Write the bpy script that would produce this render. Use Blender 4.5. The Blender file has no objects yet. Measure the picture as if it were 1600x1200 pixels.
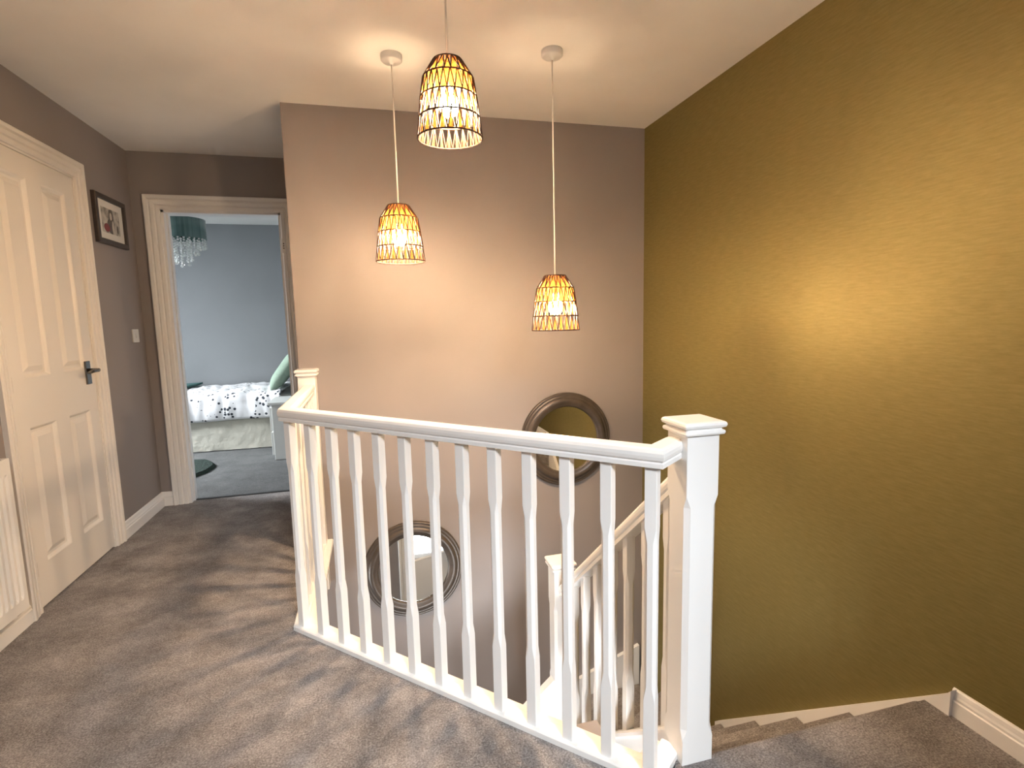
import bpy, bmesh, math, random
from mathutils import Vector, Matrix, noise
random.seed(7)
PI = math.pi
scene = bpy.context.scene
col = scene.collection

# ------------------------------------------------------------------ camera
cam_d = bpy.data.cameras.new('camera'); cam = bpy.data.objects.new('camera', cam_d); col.objects.link(cam)
CF = Vector((0.24695741, 0.9613932, -0.12138843)); CR = Vector((0.96757586, -0.25149678, -0.02337348)); CU = Vector((0.0529999, 0.11168026, 0.99232985))
M3 = Matrix((CR, CU, -CF)).transposed()
cam.matrix_world = Matrix.Translation((0, 0, 1.2517)) @ M3.to_4x4()
cam_d.sensor_width = 36.0; cam_d.lens = 831.05 * 36 / 1600; cam_d.clip_start = 0.05; cam_d.clip_end = 100
scene.camera = cam

# ------------------------------------------------------------------ world, exposure, window daylight
scene.view_settings.view_transform = 'Standard'; scene.view_settings.look = 'None'
scene.view_settings.gamma = 1.0; scene.view_settings.use_curve_mapping = False
scene.view_settings.exposure = 1.2
w = bpy.data.worlds.new('sky'); scene.world = w; w.use_nodes = True
bg = w.node_tree.nodes['Background']; bg.inputs[0].default_value = (0.75, 0.87, 1.0, 1); bg.inputs[1].default_value = 1.0

def area(name, loc, rot, sx, sy, power, color):
    l = bpy.data.lights.new(name, 'AREA'); l.shape = 'RECTANGLE'; l.size = sx; l.size_y = sy; l.energy = power; l.color = color
    o = bpy.data.objects.new(name, l); col.objects.link(o); o.location = loc; o.rotation_euler = rot
    return o
# lamps standing in for skylight outside the windows; the hall one is added fill
area('daylight_landing', (0.90, -2.80, 3.30), (math.radians(62), 0, math.radians(6)), 1.0, 1.0, 205, (0.90, 0.95, 1.0))
area('daylight_bedroom', (-4.45, 5.2, 2.55), (math.radians(55), 0, -PI/2), 1.7, 1.6, 470, (0.90, 0.95, 1.0))
area('daylight_downstairs', (0.2, -0.98, -1.35), (PI/2, 0, 0), 1.6, 1.2, 170, (0.95, 0.98, 1.0))
area('added_hall_fill', (-2.62, 2.0, -1.35), (PI/2, 0, -PI/2), 1.0, 1.1, 40, (0.95, 0.98, 1.0))  # added to brighten the downstairs door in the lower mirror
BULB_STRENGTH = 640.0
BULB_COLOR = (1.0, 0.70, 0.43, 1)

# ------------------------------------------------------------------ materials
def newmat(name):
    m = bpy.data.materials.new(name); m.use_nodes = True
    nt = m.node_tree; b = nt.nodes['Principled BSDF']
    return m, nt, b
def coords(nt, scale=(1, 1, 1)):
    tc = nt.nodes.new('ShaderNodeTexCoord'); mp = nt.nodes.new('ShaderNodeMapping'); mp.inputs['Scale'].default_value = scale
    nt.links.new(tc.outputs['Object'], mp.inputs['Vector']); return mp.outputs['Vector']
def noise_n(nt, vec, scale, detail=2.0, rough=0.5):
    n = nt.nodes.new('ShaderNodeTexNoise'); n.inputs['Scale'].default_value = scale; n.inputs['Detail'].default_value = detail; n.inputs['Roughness'].default_value = rough
    nt.links.new(vec, n.inputs['Vector']); return n.outputs['Fac']
def ramp(nt, fac, stops):
    r = nt.nodes.new('ShaderNodeValToRGB'); e = r.color_ramp.elements
    e[0].position, e[0].color = stops[0][0], (*stops[0][1], 1)
    e[1].position, e[1].color = stops[-1][0], (*stops[-1][1], 1)
    for p_, c_ in stops[1:-1]:
        x = e.new(p_); x.color = (*c_, 1)
    nt.links.new(fac, r.inputs['Fac']); return r.outputs['Color']
def bump(nt, b, h, strength, dist):
    bp = nt.nodes.new('ShaderNodeBump'); bp.inputs['Strength'].default_value = strength; bp.inputs['Distance'].default_value = dist
    nt.links.new(h, bp.inputs['Height']); nt.links.new(bp.outputs['Normal'], b.inputs['Normal'])
def simple(name, c, rough=0.5, metal=0.0, spec=0.5, var=0.06, vscale=6.0, bumps=None, coat=0.0):
    m, nt, b = newmat(name); v = coords(nt)
    n = noise_n(nt, v, vscale, 3)
    lo = tuple(x * (1 - var) for x in c); hi = tuple(min(1, x * (1 + var)) for x in c)
    nt.links.new(ramp(nt, n, [(0.3, lo), (0.7, hi)]), b.inputs['Base Color'])
    b.inputs['Roughness'].default_value = rough; b.inputs['Metallic'].default_value = metal
    b.inputs['Specular IOR Level'].default_value = spec; b.inputs['Coat Weight'].default_value = coat
    if bumps: bump(nt, b, noise_n(nt, v, bumps[0], 2), bumps[1], bumps[2])
    return m
M = {}
M['paint'] = simple('taupe_wall_paint', (0.285, 0.252, 0.240), 0.62, var=0.025, vscale=3, bumps=(220, 0.12, 0.002))
M['paint_bed'] = simple('blue_grey_wall_paint', (0.240, 0.250, 0.258), 0.7, var=0.03, vscale=3, bumps=(220, 0.1, 0.002))
M['ceiling'] = simple('matt_white_ceiling', (0.92, 0.90, 0.865), 0.85, var=0.02, vscale=4, bumps=(160, 0.2, 0.002))
M['white'] = simple('white_satin_paint', (0.84, 0.83, 0.81), 0.32, var=0.008, vscale=3)
M['cream'] = simple('off_white_door_paint', (0.82, 0.78, 0.72), 0.4, var=0.01, vscale=3)
M['radiator'] = simple('white_enamel', (0.82, 0.81, 0.78), 0.3, var=0.01)
M['plastic'] = simple('white_plastic', (0.78, 0.77, 0.75), 0.35, var=0.01)
M['black'] = simple('black_plastic', (0.02, 0.02, 0.02), 0.4)
M['chrome'] = simple('dark_chrome', (0.22, 0.21, 0.20), 0.25, metal=1.0, var=0.05)
M['brass'] = simple('worn_steel_hinge', (0.45, 0.40, 0.34), 0.4, metal=1.0)
M['frame'] = simple('pewter_brown_mirror_frame', (0.085, 0.068, 0.056), 0.34, metal=0.2, var=0.18, vscale=14)
M['dark_wood'] = simple('dark_wood_frame', (0.045, 0.035, 0.03), 0.45, var=0.2, vscale=30)
M['cord'] = simple('white_flex', (0.80, 0.76, 0.70), 0.5)
M['rattan'] = simple('brown_raffia_cord', (0.030, 0.010, 0.003), 0.7, var=0.25, vscale=80)
M['valance'] = simple('ivory_cotton_valance', (0.56, 0.54, 0.46), 0.9, var=0.05, vscale=4, bumps=(14, 0.5, 0.02))
M['cabinet'] = simple('pale_grey_white_cabinet', (0.62, 0.63, 0.60), 0.4, var=0.02)
M['pillow'] = simple('sage_green_fabric', (0.30, 0.40, 0.31), 0.9, var=0.08, vscale=40, bumps=(300, 0.4, 0.002))
M['throw'] = simple('dark_teal_throw', (0.05, 0.13, 0.125), 0.95, var=0.2, vscale=60, bumps=(200, 0.6, 0.004))
M['rug'] = simple('dark_green_shag', (0.006, 0.018, 0.012), 1.0, var=0.5, vscale=50, bumps=(60, 1.0, 0.02))
M['mat_board'] = simple('white_mat_board', (0.72, 0.70, 0.65), 0.8, var=0.01)
M['winframe'] = simple('white_window_frame', (0.82, 0.82, 0.82), 0.35, var=0.01)

# mirror glass
m, nt, b = newmat('mirror_glass'); b.inputs['Base Color'].default_value = (0.86, 0.87, 0.85, 1); b.inputs['Metallic'].default_value = 1; b.inputs['Roughness'].default_value = 0.015; M['mirror'] = m
# window pane: clear with a little gloss
m, nt, b = newmat('window_pane'); nt.nodes.remove(b); out = nt.nodes['Material Output']
tr = nt.nodes.new('ShaderNodeBsdfTransparent'); gl = nt.nodes.new('ShaderNodeBsdfGlossy'); gl.inputs['Roughness'].default_value = 0.02; mx = nt.nodes.new('ShaderNodeMixShader'); mx.inputs[0].default_value = 0.07
nt.links.new(tr.outputs[0], mx.inputs[1]); nt.links.new(gl.outputs[0], mx.inputs[2]); nt.links.new(mx.outputs[0], out.inputs[0]); M['pane'] = m
# crystal
m, nt, b = newmat('cut_crystal'); b.inputs['Base Color'].default_value = (0.93, 0.95, 0.92, 1); b.inputs['Roughness'].default_value = 0.06; b.inputs['Transmission Weight'].default_value = 0.55; b.inputs['IOR'].default_value = 1.6; M['crystal'] = m
# bulb
m, nt, b = newmat('glowing_bulb'); b.inputs['Base Color'].default_value = (1, 0.9, 0.75, 1); b.inputs['Emission Color'].default_value = BULB_COLOR; b.inputs['Emission Strength'].default_value = BULB_STRENGTH; M['bulb'] = m
# translucent raffia ribbon
m, nt, b = newmat('translucent_raffia'); v = coords(nt); n = noise_n(nt, v, 70, 3)
c = ramp(nt, n, [(0.3, (0.075, 0.024, 0.004)), (0.7, (0.125, 0.044, 0.008))])
nt.links.new(c, b.inputs['Base Color']); b.inputs['Roughness'].default_value = 0.7
tl = nt.nodes.new('ShaderNodeBsdfTranslucent'); nt.links.new(c, tl.inputs['Color']); mx = nt.nodes.new('ShaderNodeMixShader'); mx.inputs[0].default_value = 0.5
nt.links.new(b.outputs[0], mx.inputs[1]); nt.links.new(tl.outputs[0], mx.inputs[2]); nt.links.new(mx.outputs[0], nt.nodes['Material Output'].inputs[0]); M['raffia'] = m
# gold slub wallpaper
m, nt, b = newmat('gold_slub_wallpaper'); tc = nt.nodes.new('ShaderNodeTexCoord')
mp = nt.nodes.new('ShaderNodeMapping'); mp.inputs['Scale'].default_value = (1, 1, 9); nt.links.new(tc.outputs['Object'], mp.inputs['Vector'])
n1 = noise_n(nt, mp.outputs['Vector'], 16, 5, 0.62)
mp2 = nt.nodes.new('ShaderNodeMapping'); mp2.inputs['Scale'].default_value = (1, 1, 12); nt.links.new(tc.outputs['Object'], mp2.inputs['Vector'])
n2 = noise_n(nt, mp2.outputs['Vector'], 75, 3, 0.6)
ad = nt.nodes.new('ShaderNodeMath'); ad.operation = 'MULTIPLY_ADD'; nt.links.new(n2, ad.inputs[0]); ad.inputs[1].default_value = 0.45; nt.links.new(n1, ad.inputs[2])
c = ramp(nt, ad.outputs[0], [(0.40, (0.192, 0.152, 0.048)), (0.70, (0.226, 0.182, 0.061)), (0.98, (0.260, 0.212, 0.076))])
nt.links.new(c, b.inputs['Base Color']); b.inputs['Roughness'].default_value = 0.50; b.inputs['Metallic'].default_value = 0.5; b.inputs['Specular IOR Level'].default_value = 0.4
bump(nt, b, ad.outputs[0], 0.13, 0.003); M['gold'] = m
# carpets
def carpet(name, lo, mid, hi):
    m, nt, b = newmat(name); v = coords(nt)
    nf0 = noise_n(nt, v, 170, 4, 0.75); sc_ = nt.nodes.new('ShaderNodeMath'); sc_.operation = 'MULTIPLY_ADD'; nt.links.new(nf0, sc_.inputs[0]); sc_.inputs[1].default_value = 1.7; sc_.inputs[2].default_value = -0.35; nf = sc_.outputs[0]; nb = noise_n(nt, v, 5.5, 4, 0.6); nm = noise_n(nt, v, 38, 3, 0.6)
    a = nt.nodes.new('ShaderNodeMath'); a.operation = 'MULTIPLY_ADD'; nt.links.new(nb, a.inputs[0]); a.inputs[1].default_value = 0.75; nt.links.new(nf, a.inputs[2])
    a2 = nt.nodes.new('ShaderNodeMath'); a2.operation = 'MULTIPLY_ADD'; nt.links.new(nm, a2.inputs[0]); a2.inputs[1].default_value = 0.35; nt.links.new(a.outputs[0], a2.inputs[2])
    c = ramp(nt, a2.outputs[0], [(0.80, lo), (1.08, mid), (1.0, mid), (1.40, hi)] if False else [(0.0, lo), (0.5, mid), (1.0, hi)])
    mr = nt.nodes.new('ShaderNodeMapRange'); mr.inputs['From Min'].default_value = 0.80; mr.inputs['From Max'].default_value = 1.42
    nt.links.new(a2.outputs[0], mr.inputs['Value'])
    nt.links.new(mr.outputs['Result'], [n for n in nt.nodes if n.type == 'VALTORGB'][0].inputs['Fac'])
    nt.links.new(c, b.inputs['Base Color']); b.inputs['Roughness'].default_value = 1.0; b.inputs['Specular IOR Level'].default_value = 0.1
    b.inputs['Sheen Weight'].default_value = 0.1; b.inputs['Sheen Roughness'].default_value = 0.6
    bump(nt, b, a2.outputs[0], 0.75, 0.012)
    return m
M['carpet'] = carpet('taupe_twist_carpet', (0.165, 0.147, 0.138), (0.355, 0.325, 0.313), (0.620, 0.585, 0.572))
M['carpet_bed'] = carpet('grey_bedroom_carpet', (0.085, 0.087, 0.085), (0.135, 0.137, 0.134), (0.20, 0.202, 0.198))
M['hall_floor'] = simple('hall_carpet', (0.16, 0.14, 0.13), 1.0, var=0.1, vscale=40)
# leaf-print duvet
m, nt, b = newmat('leaf_print_duvet'); tc = nt.nodes.new('ShaderNodeTexCoord')
mp = nt.nodes.new('ShaderNodeMapping'); mp.inputs['Scale'].default_value = (1.0, 1.0, 1.0); nt.links.new(tc.outputs['Object'], mp.inputs['Vector'])
vo = nt.nodes.new('ShaderNodeTexVoronoi'); vo.inputs['Scale'].default_value = 26; vo.inputs['Randomness'].default_value = 1.0; nt.links.new(mp.outputs['Vector'], vo.inputs['Vector'])
big = noise_n(nt, mp.outputs['Vector'], 6.5, 2)
def mathn(op, a, bb):
    q = nt.nodes.new('ShaderNodeMath'); q.operation = op
    for i, x in enumerate((a, bb)):
        if isinstance(x, (int, float)): q.inputs[i].default_value = x
        else: nt.links.new(x, q.inputs[i])
    return q.outputs[0]
sel = mathn('GREATER_THAN', big, 0.52); leaf = mathn('LESS_THAN', vo.outputs['Distance'], 0.34); msk = mathn('MULTIPLY', sel, leaf)
mixc = nt.nodes.new('ShaderNodeMix'); mixc.data_type = 'RGBA'; nt.links.new(msk, mixc.inputs['Factor'])
mixc.inputs['A'].default_value = (0.80, 0.80, 0.81, 1); mixc.inputs['B'].default_value = (0.035, 0.042, 0.055, 1)
nt.links.new(mixc.outputs['Result'], b.inputs['Base Color']); b.inputs['Roughness'].default_value = 0.9
M['duvet'] = m
# sea green satin drum shade
m, nt, b = newmat('green_satin_shade'); v = coords(nt, (1, 1, 0.02)); n = noise_n(nt, v, 60, 2)
nt.links.new(ramp(nt, n, [(0.3, (0.05, 0.11, 0.10)), (0.7, (0.11, 0.19, 0.175))]), b.inputs['Base Color']); b.inputs['Roughness'].default_value = 0.25; b.inputs['Sheen Weight'].default_value = 0.3
M['drum'] = m
# photo print: soft grey picture with a pale standing shape and a red patch
m, nt, b = newmat('grey_photo_print'); v = coords(nt); n = noise_n(nt, v, 28, 4)
nt.links.new(ramp(nt, n, [(0.38, (0.20, 0.19, 0.17)), (0.60, (0.52, 0.50, 0.45))]), b.inputs['Base Color']); b.inputs['Roughness'].default_value = 0.35; M['photo'] = m
M['photo_dark'] = simple('photo_dark_tone', (0.085, 0.072, 0.06), 0.35, var=0.2, vscale=60)
M['photo_light'] = simple('photo_light_tone', (0.52, 0.48, 0.43), 0.35, var=0.15, vscale=60)
M['photo_red'] = simple('photo_red_patch', (0.22, 0.015, 0.018), 0.35, var=0.15, vscale=60)

# ------------------------------------------------------------------ mesh helpers
def link(name, me, mat, parent=None, smooth=False):
    o = bpy.data.objects.new(name, me); col.objects.link(o)
    if mat: me.materials.append(M[mat])
    if parent: o.parent = parent
    if smooth:
        for p_ in me.polygons: p_.use_smooth = True
    return o
def frombm(name, bm, mat, parent=None, smooth=False):
    bmesh.ops.recalc_face_normals(bm, faces=bm.faces[:])
    me = bpy.data.meshes.new(name); bm.to_mesh(me); bm.free()
    return link(name, me, mat, parent, smooth)
def frompy(name, vs, fs, mat, parent=None, smooth=False):
    bm = bmesh.new(); bv = [bm.verts.new(v_) for v_ in vs]
    for f in fs: bm.faces.new([bv[i] for i in f])
    return frombm(name, bm, mat, parent, smooth)
def abox(bm, x0, x1, y0, y1, z0, z1, bev=0.0, seg=2):
    vs = [bm.verts.new(c_) for c_ in ((x0,y0,z0),(x1,y0,z0),(x1,y1,z0),(x0,y1,z0),(x0,y0,z1),(x1,y0,z1),(x1,y1,z1),(x0,y1,z1))]
    fs = [bm.faces.new([vs[i] for i in q]) for q in ((0,3,2,1),(4,5,6,7),(0,1,5,4),(1,2,6,5),(2,3,7,6),(3,0,4,7))]
    if bev > 0:
        es = list({e for f in fs for e in f.edges}); bmesh.ops.bevel(bm, geom=es, offset=bev, segments=seg, affect='EDGES', profile=0.5)
def box(name, x0, x1, y0, y1, z0, z1, mat, parent=None, bev=0.0, seg=2):
    bm = bmesh.new(); abox(bm, x0, x1, y0, y1, z0, z1, bev, seg); return frombm(name, bm, mat, parent)
def prism(name, poly, z0, z1, mat, parent=None, bev_top=0.0):
    bm = bmesh.new(); n = len(poly)
    lo = [bm.verts.new((x, y, z0)) for x, y in poly]; hi = [bm.verts.new((x, y, z1)) for x, y in poly]
    bm.faces.new(lo[::-1]); ft = bm.faces.new(hi)
    for i in range(n): bm.faces.new((lo[i], lo[(i+1) % n], hi[(i+1) % n], hi[i]))
    if bev_top: bmesh.ops.bevel(bm, geom=list(ft.edges), offset=bev_top, segments=3, affect='EDGES')
    return frombm(name, bm, mat, parent)
def aprism_dir(bm, poly3, d):
    n = len(poly3); a = [bm.verts.new(p_) for p_ in poly3]; b_ = [bm.verts.new(Vector(p_) + Vector(d)) for p_ in poly3]
    bm.faces.new(a); bm.faces.new(b_[::-1])
    for i in range(n): bm.faces.new((a[i], b_[i], b_[(i+1) % n], a[(i+1) % n]))
def asweep(bm, prof, path, up, closed=False, caps=True):
    """prof: closed list of (a,b): a along side = t x up, b along up. mitred at corners"""
    up = Vector(up).normalized(); P = [Vector(p_) for p_ in path]; n = len(P); rings = []
    for i in range(n):
        ts = []
        if closed or i > 0: ts.append((P[i] - P[i-1]).normalized())
        if closed or i < n - 1: ts.append((P[(i+1) % n] - P[i]).normalized())
        ss = [t.cross(up).normalized() for t in ts]
        s = ss[0] if len(ss) == 1 else (ss[0] + ss[1]) / (1 + ss[0].dot(ss[1]))
        rings.append([bm.verts.new(P[i] + s * a + up * b_) for a, b_ in prof])
    k = len(prof)
    for i in range(n if closed else n - 1):
        r0, r1 = rings[i], rings[(i+1) % n]
        for j in range(k): bm.faces.new((r0[j], r0[(j+1) % k], r1[(j+1) % k], r1[j]))
    if caps and not closed: bm.faces.new(rings[0]); bm.faces.new(rings[-1][::-1])
def sweep(name, prof, path, up, mat, parent=None, closed=False, smooth=False):
    bm = bmesh.new(); asweep(bm, prof, path, up, closed); return frombm(name, bm, mat, parent, smooth)
def atube(bm, path, r, seg=8, caps=True):
    P = [Vector(p_) for p_ in path]; rings = []
    ref = Vector((0, 0, 1))
    for i, p_ in enumerate(P):
        t = (P[min(i+1, len(P)-1)] - P[max(i-1, 0)]).normalized()
        rf = ref if abs(t.dot(ref)) < 0.95 else Vector((1, 0, 0))
        a = t.cross(rf).normalized(); b_ = t.cross(a).normalized(); rr = r[i] if isinstance(r, (list, tuple)) else r
        rings.append([bm.verts.new(p_ + (a * math.cos(q * 2*PI/seg) + b_ * math.sin(q * 2*PI/seg)) * rr) for q in range(seg)])
    for i in range(len(P) - 1):
        for q in range(seg): bm.faces.new((rings[i][q], rings[i][(q+1) % seg], rings[i+1][(q+1) % seg], rings[i+1][q]))
    if caps: bm.faces.new(rings[0][::-1]); bm.faces.new(rings[-1])
def alathe(bm, prof, c_, axis='Z', seg=48, closed_prof=False):
    """prof: (r, h) along axis"""
    rings = []; c_ = Vector(c_)
    for r, h in prof:
        ring = []
        for q in range(seg):
            a = 2*PI*q/seg
            if axis == 'Z': v_ = Vector((r*math.cos(a), r*math.sin(a), h))
            else: v_ = Vector((r*math.cos(a), h, r*math.sin(a)))
            ring.append(bm.verts.new(c_ + v_))
        rings.append(ring)
    n = len(prof)
    for i in range(n if closed_prof else n - 1):
        r0, r1 = rings[i], rings[(i+1) % n]
        for q in range(seg): bm.faces.new((r0[q], r0[(q+1) % seg], r1[(q+1) % seg], r1[q]))
    return rings
def lathe(name, prof, c_, mat, parent=None, axis='Z', seg=48, caps=True, smooth=True, closed_prof=False):
    bm = bmesh.new(); rg = alathe(bm, prof, c_, axis, seg, closed_prof)
    if caps and not closed_prof: bm.faces.new(rg[0][::-1]); bm.faces.new(rg[-1])
    return frombm(name, bm, mat, parent, smooth)
def empty(name, loc=(0, 0, 0)):
    o = bpy.data.objects.new(name, None); col.objects.link(o); o.location = loc; o.empty_display_size = 0.1; return o
def tag(o, label, cat, group=None, kind=None):
    o['label'] = label; o['category'] = cat
    if group: o['group'] = group
    if kind: o['kind'] = kind
    return o
def struct(o, label=None, cat=None):
    o['kind'] = 'structure'
    if label: o['label'] = label
    if cat: o['category'] = cat
    return o
def adopt(parent):
    """children were modelled in world space: keep them there"""
    for ch in parent.children: ch.matrix_parent_inverse = Matrix.Translation(parent.location).inverted()

# ------------------------------------------------------------------ dimensions (metres)
XL, XG, YB, YD, XC, H = -1.504, 1.689, 3.131, 4.138, -0.409, 2.40
YR = -0.75                      # rear wall behind the camera
ZH = -2.756                     # hall floor downstairs
BX, BY, BS = -0.3825, 2.218, 1.51   # balustrade: outer corner, 45 degree run
DA = -0.7999
U45 = Vector((math.cos(DA), math.sin(DA), 0)); N45 = Vector((-math.sin(DA), math.cos(DA), 0))
def D(s, off, z): return Vector((BX, BY, 0)) + U45 * s + N45 * off + Vector((0, 0, z))
NX, NY, NS = 0.770, 1.190, 0.095   # main newel
YT, GO, RI = 1.225, 0.2475, 0.212  # top nosing, going, rise

# ------------------------------------------------------------------ room shell
def boxes(name, lst, mat, **k):
    bm = bmesh.new()
    for q in lst: abox(bm, *q)
    return frombm(name, bm, mat)
T = 0.12
DY0, DY1, DZ = 2.700, 3.430, 2.060
# landing floor with the stair void cut out
e1 = D(BS + 0.02, 0.055, 0); e2 = D(0.04, 0.055, 0)
fl = [(XL, YR), (XG, YR), (XG, YT - 0.022), (NX + NS, YT - 0.022), (NX + NS, NY + 0.03), (NX, NY + 0.03), (e1.x, e1.y), (BX + 0.055, BY + 0.01), (BX + 0.055, YB), (XC, YB), (XC, YD + 0.07), (XL, YD + 0.07), (XL, DY1), (XL - T, DY1), (XL - T, DY0), (XL, DY0)]
struct(prism('floor', fl, -0.25, 0.0, 'carpet'), 'taupe carpeted landing floor around the stair opening', 'floor')
struct(box('floor_bedroom', -3.6, -0.45, YD + 0.07, 6.85, -0.25, -0.004, 'carpet_bed'), 'paler grey bedroom carpet beyond the doorway', 'floor')
struct(box('floor_hall', -2.4, XG, YR, YB, ZH - 0.1, ZH, 'hall_floor'), 'carpeted hall floor at the foot of the stairs', 'floor')
struct(boxes('ceiling', [(XL - T, XG + T, YR - T, YB, H, H + 0.1), (XL - T, XC, YB, YD + T, H, H + 0.1)], 'ceiling'), 'white landing ceiling', 'ceiling')
struct(box('ceiling_bedroom', -3.7, -0.3, YD + T, 6.97, H, H + 0.1, 'ceiling'), 'white bedroom ceiling seen through the doorway', 'ceiling')
# left wall with the door opening
struct(boxes('wall_left', [(XL - T, XL, YR - T, DY0, 0, H), (XL - T, XL, DY1, YD + T, 0, H), (XL - T, XL, DY0, DY1, DZ, H)], 'paint'), 'taupe painted landing wall with the white panel door', 'wall')
struct(boxes('door_light_block', [(XL - 0.9, XL - T - 0.002, DY0 - 0.1, DY1 + 0.1, -0.25, -0.002), (XL - 0.95, XL - 0.9, DY0 - 0.1, DY1 + 0.1, -0.25, H), (XL - 0.9, XL - T, DY0 - 0.1, DY0 - 0.05, 0, H), (XL - 0.9, XL - T, DY1 + 0.05, DY1 + 0.1, 0, H), (XL - 0.95, XL - T, DY0 - 0.1, DY1 + 0.1, H, H + 0.05)], 'paint'), 'unseen box added behind the panel door to block stray light', 'wall')  # added box, stops sky light leaking under the panel door
# gold wall
struct(box('wall_right', XG, XG + T, YR - T, YB + T, ZH, H, 'gold'), 'metallic gold slub wallpaper wall above the stairs', 'wall')
# back wall + its projecting block
struct(boxes('wall_back', [(XC, XG, YB, YB + T, ZH, H), (XC, XC + T, YB + T, YD + T, -0.25, H), (-2.4, XC, YB, YB + T, ZH, -0.25)], 'paint'), 'taupe wall behind the pendants where the round mirrors hang', 'wall')
# bedroom doorway wall
OX0, OX1, OZ = -1.335, -0.590, 2.030
struct(boxes('wall_doorway', [(XL, OX0, YD, YD + T, 0, H), (OX1, XC, YD, YD + T, 0, H), (OX0, OX1, YD, YD + T, OZ, H)], 'paint'), 'short taupe wall around the open bedroom doorway', 'wall')
# bedroom walls
struct(box('wall_bedroom_back', -3.6, -0.45, 6.85, 6.97, -0.25, H, 'paint_bed'), 'blue grey bedroom wall behind the bed', 'wall')
struct(box('wall_bedroom_right', -0.45, -0.33, YD + T, 6.97, -0.25, H, 'paint_bed'), 'blue grey bedroom wall beside the bed head', 'wall')
struct(box('wall_bedroom_front', -3.6, XL - T, YD, YD + T, -0.25, H, 'paint_bed'), 'blue grey bedroom wall beside the doorway', 'wall')
WBY0, WBY1, WBZ0, WBZ1 = 4.5, 5.9, 1.0, 2.2
struct(boxes('wall_bedroom_left', [(-3.7, -3.6, YD, WBY0, -0.25, H), (-3.7, -3.6, WBY1, 6.97, -0.25, H), (-3.7, -3.6, WBY0, WBY1, -0.25, WBZ0), (-3.7, -3.6, WBY0, WBY1, WBZ1, H)], 'paint_bed'), 'blue grey bedroom wall with the window', 'wall')
# rear wall behind the camera
WX0, WX1, WZ0, WZ1 = 0.05, 1.00, 1.15, 2.36
HX0, HX1, HZ0, HZ1 = -0.6, 1.0, -1.95, -0.75
struct(boxes('wall_rear', [(XL, WX0, YR - T, YR, 0, H), (WX1, XG, YR - T, YR, 0, H), (WX0, WX1, YR - T, YR, 0, WZ0), (WX0, WX1, YR - T, YR, WZ1, H),
    (-2.4, HX0, YR - T, YR, ZH, 0), (HX1, XG, YR - T, YR, ZH, 0), (HX0, HX1, YR - T, YR, ZH, HZ0), (HX0, HX1, YR - T, YR, HZ1, 0)], 'paint'), 'taupe wall with the windows behind the viewer', 'wall')
struct(boxes('wall_hall_left', [(-2.5, -2.4, YR - T, 1.75, ZH, 0), (-2.5, -2.4, 2.75, YB + T, ZH, 0), (-2.5, -2.4, 1.75, 2.75, ZH, -1.95), (-2.5, -2.4, 1.75, 2.75, -0.75, 0)], 'paint'), 'taupe hall wall downstairs', 'wall')
# hall doorway wall seen in the lower mirror
HW = 1.70
struct(boxes('wall_hall_doorway', [(-2.4, 0.19, HW - 0.1, HW, ZH, -0.25), (0.19, 0.735, HW - 0.1, HW, -0.60, -0.25)], 'paint'), 'downstairs hall wall with a doorway below the landing', 'wall')

def window(name, axis, a0, a1, z0, z1, p):
    root = empty(name, ((a0 + a1)/2, p, z0) if axis == 'x' else (p, (a0 + a1)/2, z0)); struct(root)
    def bx(nm, a, b_, c_, d_, th, mat):
        if axis == 'x': o = box(nm, a, b_, p - th, p + th, c_, d_, mat, root)
        else: o = box(nm, p - th, p + th, a, b_, c_, d_, mat, root)
    fw = 0.06; mid = (a0 + a1)/2
    if name == 'window_1': fw = 0.04
    bx('frame_stile', a0, a0 + fw, z0, z1, 0.03, 'winframe'); bx('frame_stile', a1 - fw, a1, z0, z1, 0.03, 'winframe')
    bx('frame_rail', a0 + fw, a1 - fw, z0, z0 + fw, 0.03, 'winframe'); bx('frame_rail', a0 + fw, a1 - fw, z1 - fw, z1, 0.03, 'winframe')
    bx('mullion', mid - 0.03, mid + 0.03, z0 + fw, z1 - fw, 0.03, 'winframe')
    bx('pane', a0 + fw, mid - 0.03, z0 + fw, z1 - fw, 0.004, 'pane'); bx('pane', mid + 0.03, a1 - fw, z0 + fw, z1 - fw, 0.004, 'pane')
    adopt(root); return root
window('window_1', 'x', WX0, WX1, WZ0, WZ1, YR - 0.06)['label'] = 'white framed landing window behind the viewer, assumed, added for the daylight'  # assumed opening, placed and sized to shape the daylight pool
window('window_2', 'y', WBY0, WBY1, WBZ0, WBZ1, -3.65)['label'] = 'white framed bedroom window, unseen and assumed, added for the daylight'  # assumed opening, added as the source of the bedroom daylight
window('added_window', 'y', 1.75, 2.75, -1.95, -0.75, -2.45)['label'] = 'unseen white framed window added to light the downstairs door'  # unseen opening added so light reaches the downstairs door
window('window_3', 'x', HX0, HX1, HZ0, HZ1, YR - 0.06)['label'] = 'white framed downstairs hall window'

# ------------------------------------------------------------------ skirting boards (stepped profile, a = out of wall, b = up)
SK = [(0, 0), (0.018, 0), (0.018, 0.058), (0.0145, 0.062), (0.0145, 0.071), (0.011, 0.078), (0.008, 0.094), (0.004, 0.100), (0, 0.100)]
def skirt(name, path, label):
    o = sweep(name, SK, path, (0, 0, 1), 'white'); struct(o, label, 'skirting')
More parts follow.
